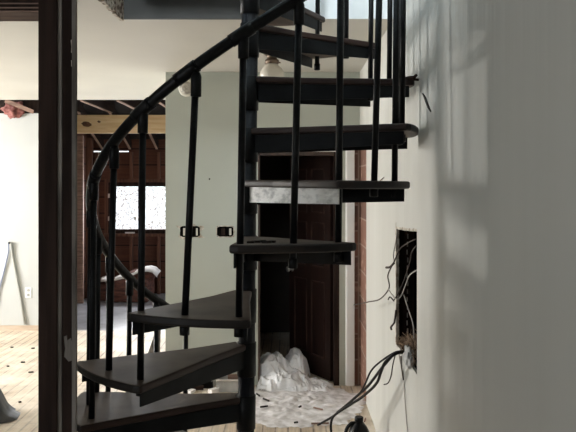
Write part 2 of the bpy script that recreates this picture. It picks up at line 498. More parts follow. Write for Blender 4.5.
def sash_window(name, label, p0, ax, wid, z0, z1, cols, m, depth=0.05, bar=0.05):
    """window frame along ax (unit vector) from p0, with bars and one pane per column"""
    p0, ax = Vector(p0), Vector(ax)
    nrm = Vector((-ax.y, ax.x, 0))
    root = empty(name, (p0.x, p0.y, z0), label, 'window', kind='structure')
    L = root.location
    f = MB()

    def bb(a0, a1, za, zb, mb, d=depth):
        c = p0 + ax * (a0 + a1) / 2
        mb.obox((c.x, c.y, (za + zb) / 2), ax * (a1 - a0) / 2, nrm * d / 2, (0, 0, (zb - za) / 2))
    bb(0, wid, z0, z0 + bar, f)
    bb(0, wid, z1 - bar, z1, f)
    bb(0, bar, z0 + bar, z1 - bar, f)
    bb(wid - bar, wid, z0 + bar, z1 - bar, f)
    step = (wid - bar) / cols
    for c in range(1, cols):
        bb(c * step, c * step + bar, z0 + bar, z1 - bar, f)
    f.build('window_frame', m, root, L, bevel=0.004)
    for c in range(cols):
        g = MB()
        bb(c * step + bar, (c + 1) * step, z0 + bar, z1 - bar, g, 0.005)
        g.build('pane', M['glass'], root, L)
    return root


sash_window('window_2', 'left room window near the white wall', (-6.05, 4.8, 0), (0, 1, 0), 1.8, WZ0, WZ1, 2, M['trim'])
b = MB().box(-6.0, -1.56, 3.38, 3.5, 0, ZC)  # unseen wall, placed to keep window light off the near right wall
struct(b.build('wall_shade_partition', M['white_wall']), 'added unseen partition at the near end of the left room', 'wall')
b = MB()
b.box(-3.1, -3.0, -2.6, -1.9, 0, ZC).box(-3.1, -3.0, -0.1, 0.55, 0, ZC).box(-3.1, -3.0, 1.09, 3.38, 0, ZC)
b.box(-3.1, -3.0, -1.9, -0.1, 0, 0.9).box(-3.1, -3.0, -1.9, -0.1, 2.1, ZC)
b.box(-3.1, -3.0, 0.55, 1.09, 0, 1.35).box(-3.1, -3.0, 0.55, 1.09, 1.52, 1.63).box(-3.1, -3.0, 0.55, 1.09, 2.12, ZC)
struct(b.build('wall_front_left', M['white_wall']), 'white wall with added windows left of the viewer', 'wall')
sash_window('added_window_3', 'added unseen window lighting the right wall', (-3.05, -1.9, 0), (0, 1, 0), 1.8, 0.9, 2.1, 2, M['trim'])  # unseen, added to light the right wall from the left
sash_window('patch_window_5', 'added two pane window casting a light patch on the right wall', (-3.05, 0.55, 0), (0, 1, 0), 0.54, 1.63, 2.12, 2, M['trim'], bar=0.022)  # unseen, shaped to throw the pane patch on the right wall
sash_window('patch_window_6', 'added low pane casting the lower light patch on the right wall', (-3.05, 0.55, 0), (0, 1, 0), 0.54, 1.35, 1.52, 1, M['trim'], bar=0.018)  # unseen, added for the lower patch of light

# door casing and dark frame
fr = empty('trim_5', (0.35, YB, 0), 'brown door frame with white casing on its right', 'trim', kind='structure')
MB().box(DX0 - 0.0, DX0 + 0.014, YB - 0.012, YB + 0.115, 0, DZ).build('frame_jamb', M['frame_wood'], fr, fr.location)
MB().box(DX0, DX1, YB - 0.012, YB + 0.115, DZ - 0.03, DZ).build('frame_head', M['frame_wood'], fr, fr.location)
MB().box(DX1 - 0.002, DX1 + 0.042, YB - 0.014, YB + 0.115, 0, DZ).build('frame_jamb', M['stud'], fr, fr.location)
MB().box(DX1 + 0.042, 0.478, YB - 0.014, YB, 0, DZ + 0.01).build('casing_shadow', M['casing_shade'], fr, fr.location)  # grey green strip stands for the shadow beside the casing
MB().box(0.476, 0.541, YB - 0.03, YB, 0, DZ + 0.02).box(0.468, 0.478, YB - 0.02, YB, 0, DZ + 0.02)\
    .build('casing', M['trim'], fr, fr.location, bevel=0.004)
MB().box(DX0, 0.468, YB - 0.012, YB, DZ, DZ + 0.022).build('casing_head', M['trim'], fr, fr.location)

# door leaf, open into the dark room
DW, DH, DT = 0.62, 1.865, 0.036
door = empty('door_1', (DX1 - 0.01, YB + 0.09, 0.008), 'dark red brown panel door standing open into the dark room', 'door', kind='structure')
ang = radians(180 - 57)
door.rotation_euler.z = ang
b = MB()
st, mid = 0.085, 0.075
cols = ((st, (DW - mid) / 2), ((DW + mid) / 2, DW - st))
rows = ((0.17, 0.80), (0.93, 1.30), (1.39, 1.76))
xs = [0, cols[0][0], cols[0][1], cols[1][0], cols[1][1], DW]
zs = [0, rows[0][0], rows[0][1], rows[1][0], rows[1][1], rows[2][0], rows[2][1], DH]
for i in range(5):
    for k in range(7):
        panel = i in (1, 3) and k in (1, 3, 5)
        t = DT * 0.45 if panel else DT
        b.box(xs[i], xs[i + 1], -t / 2, t / 2, zs[k], zs[k + 1])
bmesh.ops.remove_doubles(b.bm, verts=b.bm.verts[:], dist=0.0001)
b.build('door_leaf', M['door'], door)
for (xa, xb) in cols:
    for (za, zb) in rows:
        mb = MB()
        for s in (-1, 1):
            y = s * DT / 2
            mb.beam((xa, y, za), (xb, y, za), 0.012, 0.012)
            mb.beam((xa, y, zb), (xb, y, zb), 0.012, 0.012)
            mb.beam((xa, y, za), (xa, y, zb), 0.012, 0.012, (0, 1, 0))
            mb.beam((xb, y, za), (xb, y, zb), 0.012, 0.012, (0, 1, 0))
        mb.build('panel_moulding', M['door_edge'], door)
kn = MB()
for s in (-1, 1):
    kn.lathe((DW - 0.045, s * (DT / 2), 0.87), [(0.024, 0), (0.024, 0.006), (0.010, 0.008), (0.010, 0.03), (0.024, 0.036), (0.026, 0.05), (0.014, 0.06)] if s < 0 else
             [(0.024, 0), (0.024, -0.006), (0.010, -0.008), (0.010, -0.03), (0.024, -0.036), (0.026, -0.05), (0.014, -0.06)], 16, 'Y')
kn.build('door_knob', M['chrome'], door)

# ---- unfinished back room
XL = -2.9
BW0, BW1, BZ0, BZ1 = -2.68, -1.728, 0.90, 1.66
b = MB()
b.box(XL - 0.1, BW0, 10.0, 10.08, 0, 2.112)
b.box(BW1, 1.5, 10.0, 10.08, 0, 2.112)
b.box(BW0, BW1, 10.0, 10.08, 0, BZ0)
b.box(BW0, BW1, 10.0, 10.08, BZ1, 2.112)
b.box(XL - 0.1, 1.5, 10.0, 10.08, 2.132, 2.32)
b.box(-2.38, 1.5, 10.0, 10.08, 2.112, 2.132)
struct(b.build('wall_back_room', M['red_boards']), 'red brown boarded back wall around the far window', 'wall')
b = MB().box(XL - 0.1, XL, YF + 0.12, 10.0, 0, 2.9)
struct(b.build('wall_back_room_left', M['red_boards']), 'dark boarded left side of the back room', 'wall')
b = MB().box(-0.9, 1.5, YF, YF + 0.1, 0, 2.9)
struct(b.build('wall_back_room_right', M['red_boards']), 'boarded right side of the back room', 'wall')
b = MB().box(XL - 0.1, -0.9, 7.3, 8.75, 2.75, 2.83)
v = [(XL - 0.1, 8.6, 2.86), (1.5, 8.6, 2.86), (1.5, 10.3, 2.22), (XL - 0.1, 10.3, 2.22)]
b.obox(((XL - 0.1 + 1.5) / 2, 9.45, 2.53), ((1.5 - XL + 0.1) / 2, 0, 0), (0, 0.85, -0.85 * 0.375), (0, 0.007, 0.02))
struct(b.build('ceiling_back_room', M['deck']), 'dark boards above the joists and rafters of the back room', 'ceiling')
win = sash_window('window_1', 'bright far window with a dark wooden frame in the back room', (BW0, 10.03, 0), (1, 0, 0), BW1 - BW0, BZ0, BZ1, 2, M['stud'], depth=0.09, bar=0.062)
MB().box(BW0 - 0.06, BW1 + 0.05, 9.94, 10.0, BZ0 - 0.045, BZ0 - 0.005).box(BW0 - 0.05, BW0, 9.97, 10.0, BZ0, BZ1 + 0.05).box(BW0, BW1, 9.97, 10.0, BZ1, BZ1 + 0.05)\
    .build('window_casing', M['red_stud'], win, win.location)
for z in (1.12, 1.46):
    MB().box(BW0 + 0.004, BW0 + 0.03, 9.955, 9.985, z - 0.03, z + 0.03).build('hinge', M['chrome'], win, win.location)
MB().box(BW0 + 0.395, BW0 + 0.425, 9.95, 9.986, 1.1, 1.16).build('latch', M['chrome'], win, win.location)
MB().box(BW0 + 0.26, BW0 + 0.40, 9.945, 9.975, BZ0, BZ0 + 0.022).build('crank', M['chrome'], win, win.location)

for i, x in enumerate((-2.86, -2.35, -1.94, -1.53)):
    for (za, zb, what) in ((0.0, BZ0 - 0.05, 'below'), (BZ1 + 0.05, 2.11, 'above')):
        if i == 0 and what == 'above':
            continue
        zb2 = 2.11 if i == 0 else zb
        o = MB().box(x, x + 0.042, 9.93, 9.998, za, zb2).build('wall_stud', M['red_stud'], None, (x, 9.97, za), bevel=0.002)
        nm = ['corner', 'left', 'middle', 'right'][i]
        tag(o, 'full height red brown stud in the back left corner' if i == 0 else 'short red brown stud %s the far window, %s of three' % (what, {'left': 'leftmost', 'middle': 'middle', 'right': 'rightmost'}[nm]),
            'stud', 'studs of the back wall')
for k, y in enumerate((8.55, 9.2, 9.62)):
    o = MB().box(XL, XL + 0.085, y, y + 0.042, -0.004, 2.3).build('wall_stud', M['lath'] if k == 1 else M['red_stud'], None, (XL, y, 0), bevel=0.002)  # paler wood on the second stud stands for its lit edge
    tag(o, ['dark upright stud on the back room left wall, nearest of three', 'pale lit edge stud seen just right of the timber post', 'dark upright stud between the pale stud and the back corner'][k], 'stud', 'studs of the left side wall')

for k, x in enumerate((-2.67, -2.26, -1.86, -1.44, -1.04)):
    o = MB().box(x - 0.019, x + 0.019, 7.32, 8.66, ZC, 2.75).build('ceiling_joist', M['joist_shade'], None, (x, 8, ZC), bevel=0.002)
    MB().box(x - 0.016, x + 0.012, 7.33, 8.58, ZC - 0.012, ZC).build('lit_edge_strip', M['joist'], o, o.location)  # pale strip stands for the lit lower edge of the joist
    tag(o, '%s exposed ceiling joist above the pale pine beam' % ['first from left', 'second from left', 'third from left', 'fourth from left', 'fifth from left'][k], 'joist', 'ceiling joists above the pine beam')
for k, x in enumerate((-3.17 + 0.41, -2.35, -1.95, -1.54, -1.13)):
    zt = 2.66
    o = MB().obox((x, 9.33, zt + 0.06 - 0.375 * 0.69), (0.018, 0, 0), (0, 0.66, -0.66 * 0.375), (0, 0, 0.065)).build('rafter', M['joist_shade'], None, (x, 9.3, 2.4))
    MB().obox((x, 9.33, zt - 0.012 - 0.375 * 0.69), (0.015, 0, 0), (0, 0.62, -0.62 * 0.375), (0, 0, 0.007)).build('lit_edge_strip', M['joist'], o, o.location)  # pale strip painted as the lit lower edge of the rafter
    tag(o, '%s sloping roof rafter seen beneath the pine beam' % ['first from left', 'second from left', 'third from left', 'fourth from left', 'fifth from left'][k], 'rafter', 'rafters of the back room')

pb = empty('pine_beam', (-2, 8.66, 2.29), 'pale new pine beam with a dark knot across the back opening', 'beam')
MB().box(XL, -0.9, 8.60, 8.64, 2.288, 2.525).build('plank', M['pine'], pb, pb.location, bevel=0.003)
for (kx, ky, kr, kh) in ((86.5, 124.2, 0.062, 0.034), (99, 121.7, 0.02, 0.014)):
    c = P(kx, ky, 8.6)
    b = MB()
    v = [b.bm.verts.new((c.x + kr * cos(a * pi / 12) * (1 + 0.12 * sin(a * 1.7)), 8.5985, c.z + kh * sin(a * pi / 12) - 0.12 * kr * cos(a * pi / 12))) for a in range(24)]
    w2 = [b.bm.verts.new((q.co.x, 8.601, q.co.z)) for q in v]
    b.bm.faces.new(v)
    for k in range(24):
        b.bm.faces.new((v[k], v[(k + 1) % 24], w2[(k + 1) % 24], w2[k]))
    b.build('knot', M['knot'], pb, pb.location)

# outside of the far window
b = MB().box(-8, 6, 10.2, 22, -0.6, -0.5)
struct(b.build('ground_outside', M['ground']), 'pale ground outside the far window', 'ground')
b = MB()
rnd = random.Random(11)
for k in range(60):
    x, y = rnd.uniform(-5.2, -1.0), rnd.uniform(12.5, 14)
    pts = [Vector((x, y, -0.5))]
    d = Vector((rnd.uniform(-0.25, 0.25), rnd.uniform(-0.1, 0.1), 0.5))
    for q in range(6):
        pts.append(pts[-1] + d)
        d = d + Vector((rnd.uniform(-0.2, 0.2), rnd.uniform(-0.1, 0.1), rnd.uniform(-0.08, 0.08)))
    b.tube(pts, [0.007 - 0.0008 * q for q in range(7)], 5)
br = b.build('branches', M['leaf'])
b = MB()
for k in range(9000):
    c = Vector((rnd.uniform(-5.2, -1.0), rnd.uniform(12.4, 14), rnd.uniform(-0.4, 2.6)))
    a = Vector((rnd.gauss(0, 1), rnd.gauss(0, 1), rnd.gauss(0, 1))).normalized()
    w = a.cross(Vector((rnd.gauss(0, 1), rnd.gauss(0, 1), rnd.gauss(0, 1)))).normalized()
    a *= rnd.uniform(0.02, 0.035)
    w *= rnd.uniform(0.012, 0.022)
    vs = [b.bm.verts.new(c - a), b.bm.verts.new(c + w), b.bm.verts.new(c + a), b.bm.verts.new(c - w)]
    b.bm.faces.new(vs)
lv = b.build('leaves', M['leaf'])
sh = empty('shrub', (-3, 13.2, -0.5), 'pale tangle of twigs outside the far window', 'shrub')
for o in (br, lv):
    o.parent = sh
    o.matrix_parent_inverse = Matrix.Translation((3, -13.2, 0.5))

# ---- rooms upstairs (daylight falls down the stair opening)
b = MB().box(XR, 0.72, -0.5, 6.0, ZU, 5.2)
struct(b.build('wall_upper_right', M['right_wall']), 'upper floor wall above the right wall', 'wall')
b = MB().box(-3.6, 0.72, 6.0, 6.1, ZU, 5.2).box(-3.7, -3.6, -0.5, 6.1, ZU, 5.2)
b.box(-3.6, -2.2, -0.6, -0.5, ZU, 5.2).box(-0.2, 0.72, -0.6, -0.5, ZU, 5.2).box(-2.2, -0.2, -0.6, -0.5, ZU, 3.5).box(-2.2, -0.2, -0.6, -0.5, 4.9, 5.2)
struct(b.build('wall_upper', M['upper']), 'walls of the upper floor', 'wall')
b = MB().box(-3.7, 0.72, -0.6, 6.1, 5.2, 5.3)
struct(b.build('ceiling_upper', M['upper']), 'ceiling of the upper floor', 'ceiling')
sash_window('window_4', 'upstairs window', (-2.2, -0.55, 0), (1, 0, 0), 2.0, 3.5, 4.9, 2, M['trim'])

# ------------------------------------------------------------------ framed post on the left
YP = 1.45
post = empty('timber_post', (P(57, 200, YP).x, YP, 0), 'dark stained doubled timber post standing left of the staircase', 'post')


def px(x):
    return (x - CX) / F * YP


def worn_board(x0, x1, y0, y1, z0, z1, amp, seed, n=60):
    b = MB()
    rings = []
    for i in range(n + 1):
        z = z0 + (z1 - z0) * i / n
        d = amp * noise.noise(Vector((seed, z * 5, 0))) + amp * 0.6 * noise.noise(Vector((seed, z * 17, 4)))
        rings.append([b.bm.verts.new(q) for q in ((x0, y0, z), (x1 + d, y0, z), (x1 + d * 0.5, y1, z), (x0, y1, z))])
    for r, s in zip(rings, rings[1:]):
        for k in range(4):
            b.bm.faces.new((r[k], r[(k + 1) % 4], s[(k + 1) % 4], s[k]))
    b.bm.faces.new(rings[0])
    b.bm.faces.new(rings[-1])
    return b


MB().box(px(38), px(57), YP, YP + 0.09, 0, ZC).build('stud', M['stud'], post, post.location, bevel=0.002)
worn_board(px(57), px(61), YP + 0.004, YP + 0.05, 0, ZC, 0.0012, 2.0).build('shim', M['stud_grey'], post, post.location)
MB().box(px(61.0), px(71.5), YP + 0.006, YP + 0.032, 0, ZC).build('stud', M['stud'], post, post.location, bevel=0.002)
worn_board(px(71.5), px(75.2), YP + 0.002, YP + 0.014, 0, ZC, 0.0018, 5.0).build('edge_strip', M['stud_grey'], post, post.location)
for poly in ([(70.2, 40), (71.3, 39), (71.4, 53), (70.6, 52), (70.9, 46)], [(70.6, 60), (71.3, 60), (71.4, 66), (70.8, 66)],
             [(63.2, 337), (66, 336), (66.5, 341), (70, 338.5), (71.3, 342), (71.2, 361), (68, 362), (65.5, 359), (63.5, 357), (64.6, 349)]):
    b = MB()
    fr_ = [b.bm.verts.new((P(x, y, YP).x, YP + 0.0035, P(x, y, YP).z)) for x, y in poly]
    bk_ = [b.bm.verts.new((q.co.x, YP + 0.0075, q.co.z)) for q in fr_]
    b.bm.faces.new(fr_)
    for k in range(len(poly)):
        b.bm.faces.new((fr_[k], fr_[(k + 1) % len(poly)], bk_[(k + 1) % len(poly)], bk_[k]))
    b.build('paint_chip', M['stud_grey'] if len(poly) > 5 else M['rag'], post, post.location)
hd = empty('header_beam', (-1.5, YP, 2.04), 'dark layered header running left from the post top', 'beam')
for k, (ya, yb, mm) in enumerate(((-14, -1, 'stud'), (-1, 2, 'stud'), (2, 4.0, 'lath'), (4.0, 6.3, 'stud'), (6.3, 8.3, 'lath'), (8.3, 10.0, 'stud'), (10.0, 11.3, 'lath'))):
    za, zb = EYE - (yb - HY) / F * YP, EYE - (ya - HY) / F * YP
    MB().box(-2.6, px(38) + 0.0, YP + (0.006 if mm == 'lath' else 0.001), YP + 0.09, za, zb).build('board', M[mm], hd, hd.location)

# ------------------------------------------------------------------ spiral staircase
RI = 0.23571
RT = 0.742
PX, PY = -0.1925, 2.98
stair = empty('spiral_staircase', (PX, PY, 0), 'black iron spiral staircase with dusty dark wooden treads', 'staircase')
stair.rotation_euler.y = 0.0095


def pol(r, deg, z=0):
    return Vector((r * cos(radians(deg)), r * sin(radians(deg)), z))


MB().lathe((0, 0, 0), [(0.11, 0), (0.11, 0.012), (0.037, 0.014), (0.037, 3.9), (0.02, 3.92)], 28).build('pole', M['pole'], stair)

LEAD = [-244, -213.5, -183, -152.5, -122, -91.5, -61.5, -29, 0, 30.5, 59.5]
SPAN = [36, 36, 36, 36, 36.5, 37, 36, 34, 36, 36, 36]
DZV = {6: 0.013, 7: 0.006, 10: -0.045}
TILT = {4: 0.013, 5: 0.030}


def tread(i):
    a0 = LEAD[i]
    a1 = a0 + SPAN[i]
    z = RI * (i + 1) + DZV.get(i, 0)
    tilt = TILT.get(i, 0.0) / RT
    tr = empty('tread_node', (0, 0, 0))
    # wedge outline with rounded outer corners
    poly = [pol(0.050, a0 - 52), pol(0.25, a0 - 1.5)]
    n = 16
    for k in range(n + 1):
        t = k / n
        a = a0 + (a1 - a0) * t
        e = min(t, 1 - t) * (a1 - a0)
        rr = RT - 0.010 * max(0, 1 - e / 2.6) ** 2
        poly.append(pol(rr, a))
    poly += [pol(0.25, a1 + 1.5), pol(0.040, a1 + 28)]
    m = (a0 + a1) / 2
    poly.append(pol(0.045, m + 15))
    poly.append(pol(0.045, m - 15))
    bpy.data.objects.remove(tr)
    b = MB().prism([(q.x, q.y) for q in poly], z - 0.030, z)
    for f in b.bm.faces:
        cc = f.calc_center_median()
        if hypot(cc.x, cc.y) > 0.70:
            f.material_index = 1  # outer end, shade put into its colour
        elif z - 0.025 < cc.z < z - 0.005:
            f.material_index = 2
    brd = b.build('tread', M['tread'], stair, bevel=0.009, seg=3)
    brd.data.materials.append(M['tread_edge_shade'])
    brd.data.materials.append(M['tread_side'])

    def plate(name, a, s, h0, h1, mm, th=0.006, r0=0.04, r1=0.715):
        p0, p1 = pol(r0, a - s * 20), pol(r1, a)
        off = pol(0.004 * s, a + 90)
        b = MB()
        # slightly shallower towards the outer end
        d = (p1 - p0)
        sd = pol(th / 2, a + 90)
        vs = []
        for q, hh in ((p0, h0), (p1, h1)):
            for sg in (-1, 1):
                for zz in (z - 0.0305, z - 0.0305 - hh):
                    vs.append(b.bm.verts.new((q.x + off.x + sg * sd.x, q.y + off.y + sg * sd.y, zz)))
        for f in ((0, 1, 3, 2), (4, 6, 7, 5), (0, 4, 5, 1), (2, 3, 7, 6), (0, 2, 6, 4), (1, 5, 7, 3)):
            b.bm.faces.new([vs[q] for q in f])
        return b.build(name, mm, brd)
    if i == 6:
        o = plate('riser_plate', a0 + 1.0, 1, 0.068, 0.054, M['mottled'])  # this one plate is pale and mottled, the others near black
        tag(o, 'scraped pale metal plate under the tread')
    else:
        plate('riser_plate', a0 + 1.0, 1, 0.078, 0.050, M['plate'])
    plate('riser_plate', a1 - 1.0, -1, 0.078, 0.050, M['plate'])
    # hub sleeve on the pole
    MB().lathe((0, 0, z - 0.15), [(0.0375, 0), (0.0425, 0.003), (0.0425, 0.15), (0.0375, 0.153)], 28).build('hub', M['iron'], brd)
    if tilt:
        m = radians((a0 + a1) / 2)
        ax = Vector((-sin(m), cos(m), 0))
        R = Matrix.Translation((0, 0, z)) @ Matrix.Rotation(-tilt, 4, ax) @ Matrix.Translation((0, 0, -z))
        brd.matrix_local = R
    return brd


for i in range(11):
    tread(i)

# square landing at the top, back left of the pole
b = MB().box(-0.70, 0.03, 0.04, 0.695, ZU + 0.0, ZU + 0.03)
b.build('landing_board', M['tread'], stair, bevel=0.006)
MB().box(-0.69, 0.02, 0.045, 0.69, ZU - 0.06, ZU - 0.001).build('landing_plate', M['plate'], stair)


def railz(a):
    return 2.032 + 0.0079 * (a + 105.5) - (min(0.0012 * (-167 - a), 0.06) if a < -167 else 0.0)


RB = 0.672
pts = [pol(RB, a, railz(a)) for a in [-238 + 3.0 * k for k in range(int((62 + 238) / 3.0) + 1)]]
MB().tube(pts, 0.0205, 14).build('handrail', M['iron'], stair)

BAL = [(-238, 0, 'm'), (-223, 1, 'l'), (-207.5, 1, 'm'), (-193, 2, 'l'), (-182, 2, 'l'), (-167.7, 2, 'm'), (-152.7, 3, 'l'), (-137, 3, 'm'), (-121, 4, 'l'),
       (-105.5, 4, 'm'), (-89, 5, 'l'), (-73, 5, 'm'), (-57.6, 6, 'l'), (-41.7, 6, 'm'), (-26, 7, 'l'), (-11, 7, 'm'), (2, 8, 'l'),
       (15, 8, 'm'), (30.3, 9, 'l'), (45.6, 9, 'm'), (61, 10, 'l')]
TW = {-41.7: 2.6, -105.5: 3.0, -73: 1.2, -89: 0.6, -137: 2.2}
for a, i, kind in BAL:
    lvl = RI * (i + 1) + DZV.get(i, 0)
    if a == -244 or a == -238:
        zb = 0.0 if a == -244 else 0.19
    elif kind == 'l':
        zb = lvl - RI - 0.045
    else:
        zb = lvl - 0.047
    zt = railz(a)
    q = pol(RB, a)
    qb = q
    q = pol(RB, a + TW.get(a, 0))
    bal = MB().tube([(qb.x, qb.y, zb), (q.x, q.y, zt)], 0.0125, 12).build('baluster', M['iron'], stair)
    MB().lathe((q.x, q.y, zt - 0.085), [(0.0128, 0), (0.019, 0.002), (0.019, 0.07), (0.014, 0.085)], 12).build('collar', M['iron'], bal)
    if zb > 0.1:
        MB().lathe((qb.x, qb.y, zb - 0.002), [(0.008, -0.012), (0.0165, -0.010), (0.0165, 0.022), (0.0128, 0.024)], 8).build('nut', M['iron'], bal)
# rail clamp joints seen as slightly thicker sleeves
for a in (-89, -105.5, -121, -152.7):
    pp = [pol(RB, a + d, railz(a + d)) for d in (-3.2, -1.6, 0, 1.6, 3.2)]
    MB().tube(pp, 0.0235, 14).build('rail_joint', M['iron'], stair)

# bent bracket from tread to wall
wb = MB().tube([P(404, 79.5, 3.0), P(410, 78, 2.98), P(414, 77.5, 2.96), P(416.5, 75, 2.97)], [0.010, 0.010, 0.009, 0.006], 8)
wb.tube([P(411, 79.0, 2.97), P(418.2, 79.8, 2.99)], 0.006, 8)
tag(wb.build('wall_bracket', M['stud'], None, P(411, 78, 2.98)), 'bent dark bracket stub between the staircase tread and right wall', 'bracket')

# ------------------------------------------------------------------ things on walls and ceiling
lamp = empty('ceiling_light', (P(272, 60, 4.62).x, 4.62, ZC), 'frosted glass globe light hanging under the ceiling behind the pole', 'lamp')
MB().lathe((lamp.location.x, 4.62, ZC - 0.088), [(0.034, 0), (0.046, 0.003), (0.048, 0.03), (0.036, 0.034), (0.036, 0.055), (0.045, 0.06), (0.06, 0.072), (0.068, 0.0879)], 28).build('lamp_base', M['brass'], lamp, lamp.location)
MB().lathe((lamp.location.x, 4.62, ZC - 0.215), [(0.012, 0), (0.05, 0.005), (0.078, 0.022), (0.087, 0.045), (0.083, 0.072), (0.066, 0.100), (0.045, 0.118), (0.042, 0.127)], 32).build('lamp_globe', M['globe'], lamp, lamp.location)
for k in range(3):
    a = k * 2.1 + 0.4
    q = lamp.location + Vector((0, 0, -0.072))
    MB().tube([q + Vector((0.04 * cos(a), 0.04 * sin(a), 0)), q + Vector((0.062 * cos(a), 0.062 * sin(a), 0))], 0.005, 8).build('set_screw', M['brass'], lamp, lamp.location)

c = P(187, 88.3, YB)
sd = empty('smoke_detector', (c.x, YB, c.z), 'round white smoke detector high on the sage wall', 'smoke detector')
MB().lathe(c, [(0.070, 0), (0.070, 0.010), (0.062, 0.026), (0.056, 0.026)], 28, 'Y').build('housing', M['detector'], sd, sd.location)
MB().lathe(c + Vector((0, -0.02, 0)), [(0.052, 0), (0.05, 0.010), (0.03, 0.014)], 28, 'Y').build('grille', M['det_dark'], sd, sd.location)


def wall_box(x0, x1, y0, y1, label, ragged, sw):
    """open electrical box drawn as a flat black panel for its dark inside, with a rim"""
    c = P((x0 + x1) / 2, (y0 + y1) / 2, YB)
    root = empty('electrical_box', (c.x, YB, c.z), label, 'electrical box', 'open electrical boxes on the sage wall')
    w, h = (x1 - x0) / F * YB / 2, (y1 - y0) / F * YB / 2
    b = MB()
    n = 20
    ri = random.Random(int(x0))
    vi, vo, vb = [], [], []
    for k in range(n):
        a = 2 * pi * k / n
        ca, sa = cos(a), sin(a)
        s = 1 / max(abs(ca), abs(sa))
        j = 1 + ragged * (ri.random() - 0.3)
        vi.append(b.bm.verts.new((c.x + w * ca * s, YB - 0.004, c.z + h * sa * s)))
        vo.append(b.bm.verts.new((c.x + w * 1.10 * ca * s * j, YB - 0.001, c.z + h * 1.16 * sa * s * j)))
        vb.append(b.bm.verts.new((c.x + w * ca * s, YB - 0.0015, c.z + h * sa * s)))
    for k in range(n):
        b.bm.faces.new((vi[k], vi[(k + 1) % n], vo[(k + 1) % n], vo[k]))
        b.bm.faces.new((vi[k], vb[k], vb[(k + 1) % n], vi[(k + 1) % n]))
    b.build('torn_rim', M['rag'], root, root.location)
    MB().box(c.x - w, c.x + w, YB - 0.003, YB, c.z - h, c.z + h).build('box_dark_panel', M['hole'], root, root.location)  # flat panel, darkness of the open box put into its colour
    for (sx, sw_, mm) in sw:
        xx = c.x + sx * w
        MB().box(xx - sw_ * w, xx + sw_ * w, YB - 0.012, YB - 0.002, c.z - h * 0.72, c.z + h * 0.62).build('device', M[mm], root, root.location, bevel=0.003)
    return root


wall_box(180, 200, 226, 237, 'torn open electrical box partly behind a baluster on the sage wall', 0.8, [(-0.55, 0.12, 'switch'), (-0.2, 0.08, 'stud'), (0.7, 0.09, 'switch')])
wall_box(217, 233.5, 226.5, 236.5, 'open electrical box with one ivory switch beside the pole', 0.12, [(-0.25, 0.22, 'stud'), (0.62, 0.13, 'switch')])
c = P(209.5, 179, YB)
tag(MB().lathe(c, [(0.007, 0), (0.007, 0.003), (0.005, 0.004)], 12, 'Y').build('wall_pinhole', M['chip'], None, c), 'tiny dark screw in the sage wall above the electrical boxes', 'pinhole')  # raised dark disc stands for a small hole in the wall

c = P(28.5, 292.5, YF)
op = empty('outlet_plate', c, 'white outlet cover plate low on the white wall', 'outlet')
MB().box(c.x - 0.036, c.x + 0.036, YF - 0.007, YF, c.z - 0.058, c.z + 0.058).build('cover', M['plate_white'], op, c, bevel=0.003)
for s in (-1, 1):
    MB().lathe((c.x, YF - 0.006, c.z + s * 0.026), [(0.016, 0), (0.016, 0.003), (0.014, 0.004)], 16, 'Y').build('socket', M['cord_grey'], op, c)

# cords hung on a nail
c = P(10.5, 243, YF)
tag(MB().tube([c, c + Vector((0, -0.035, 0.004))], 0.011, 10).build('nail', M['chip'], None, c), 'dark nail head in the white wall holding two cords', 'nail')
tag(MB().tube([c + Vector((-0.012, -0.022, 0.008)), P(9, 252, YF) + Vector((0, -0.015, 0)), P(4, 273, YF) + Vector((0, -0.012, 0)), P(-1, 292, YF) + Vector((0, -0.012, 0)), P(-5, 325, YF) + Vector((0, -0.012, 0))], 0.008, 8)
    .build('hanging_cord', M['cord_blue'], None, c), 'blue grey cord slanting left from the nail on white wall', 'cord')
tag(MB().tube([c + Vector((0.012, -0.022, 0.008)), P(13, 255, YF) + Vector((0, -0.015, 0)), P(17, 276, YF) + Vector((0, -0.015, 0)), P(21, 297, YF) + Vector((0, -0.015, 0)), P(25.5, 324, YF) + Vector((0, -0.015, 0))], 0.012, 8)
    .build('hanging_cord', M['cord_grey'], None, c), 'grey cord slanting right from the nail on white wall', 'cord')


def blob(name, c, size, m, seed, amp=0.35, freq=2.2, sub=4, squash=None):
    bm = bmesh.new()
    bmesh.ops.create_icosphere(bm, subdivisions=sub, radius=1.0)
    for v in bm.verts:
        d = v.co.normalized()
        k = 1 + amp * noise.noise(d * freq + Vector((seed, seed * 2, 0))) + amp * 0.45 * noise.noise(d * freq * 2.7 + Vector((0, seed, 3)))
        p = Vector((d.x * size[0], d.y * size[1], d.z * size[2])) * k
        if squash is not None and p.z < squash:
            p.z = squash
        v.co = p
    mb = MB()
    mb.bm.free()
    mb.bm = bm
    for v in bm.verts:
        v.co += Vector(c)
    return mb


# insulation scrap hanging at the top of the white wall
ins = blob('i', P(13.5, 109, 7.46), (0.10, 0.05, 0.085), M['pink'], 4.3, 0.6, 1.7)
tag(ins.build('insulation_scrap', M['pink'], None, P(13.5, 109, 7.46), smooth=True), 'torn pink insulation scrap hanging at the top of white wall', 'insulation')
st = MB()
a, bq = P(5, 100.5, 7.36), P(33.5, 112, 7.40)
for k in range(1):
    st.obox((a + bq) / 2, (bq - a) / 2, (0, 0.004, 0), (0.004, 0, 0.022))
tag(st.build('lath_strip', M['lath'], None, (a + bq) / 2), 'loose wood strip slanting down beside the pink insulation scrap', 'wood strip')

# ------------------------------------------------------------------ back room bundle
c0 = P(120, 297, 9.55)
bd = empty('insulation_bundle', (P(122, 300, 9.5).x, 9.5, 0), 'red brown bundle with a pale torn sheet on top under the far window', 'bundle')


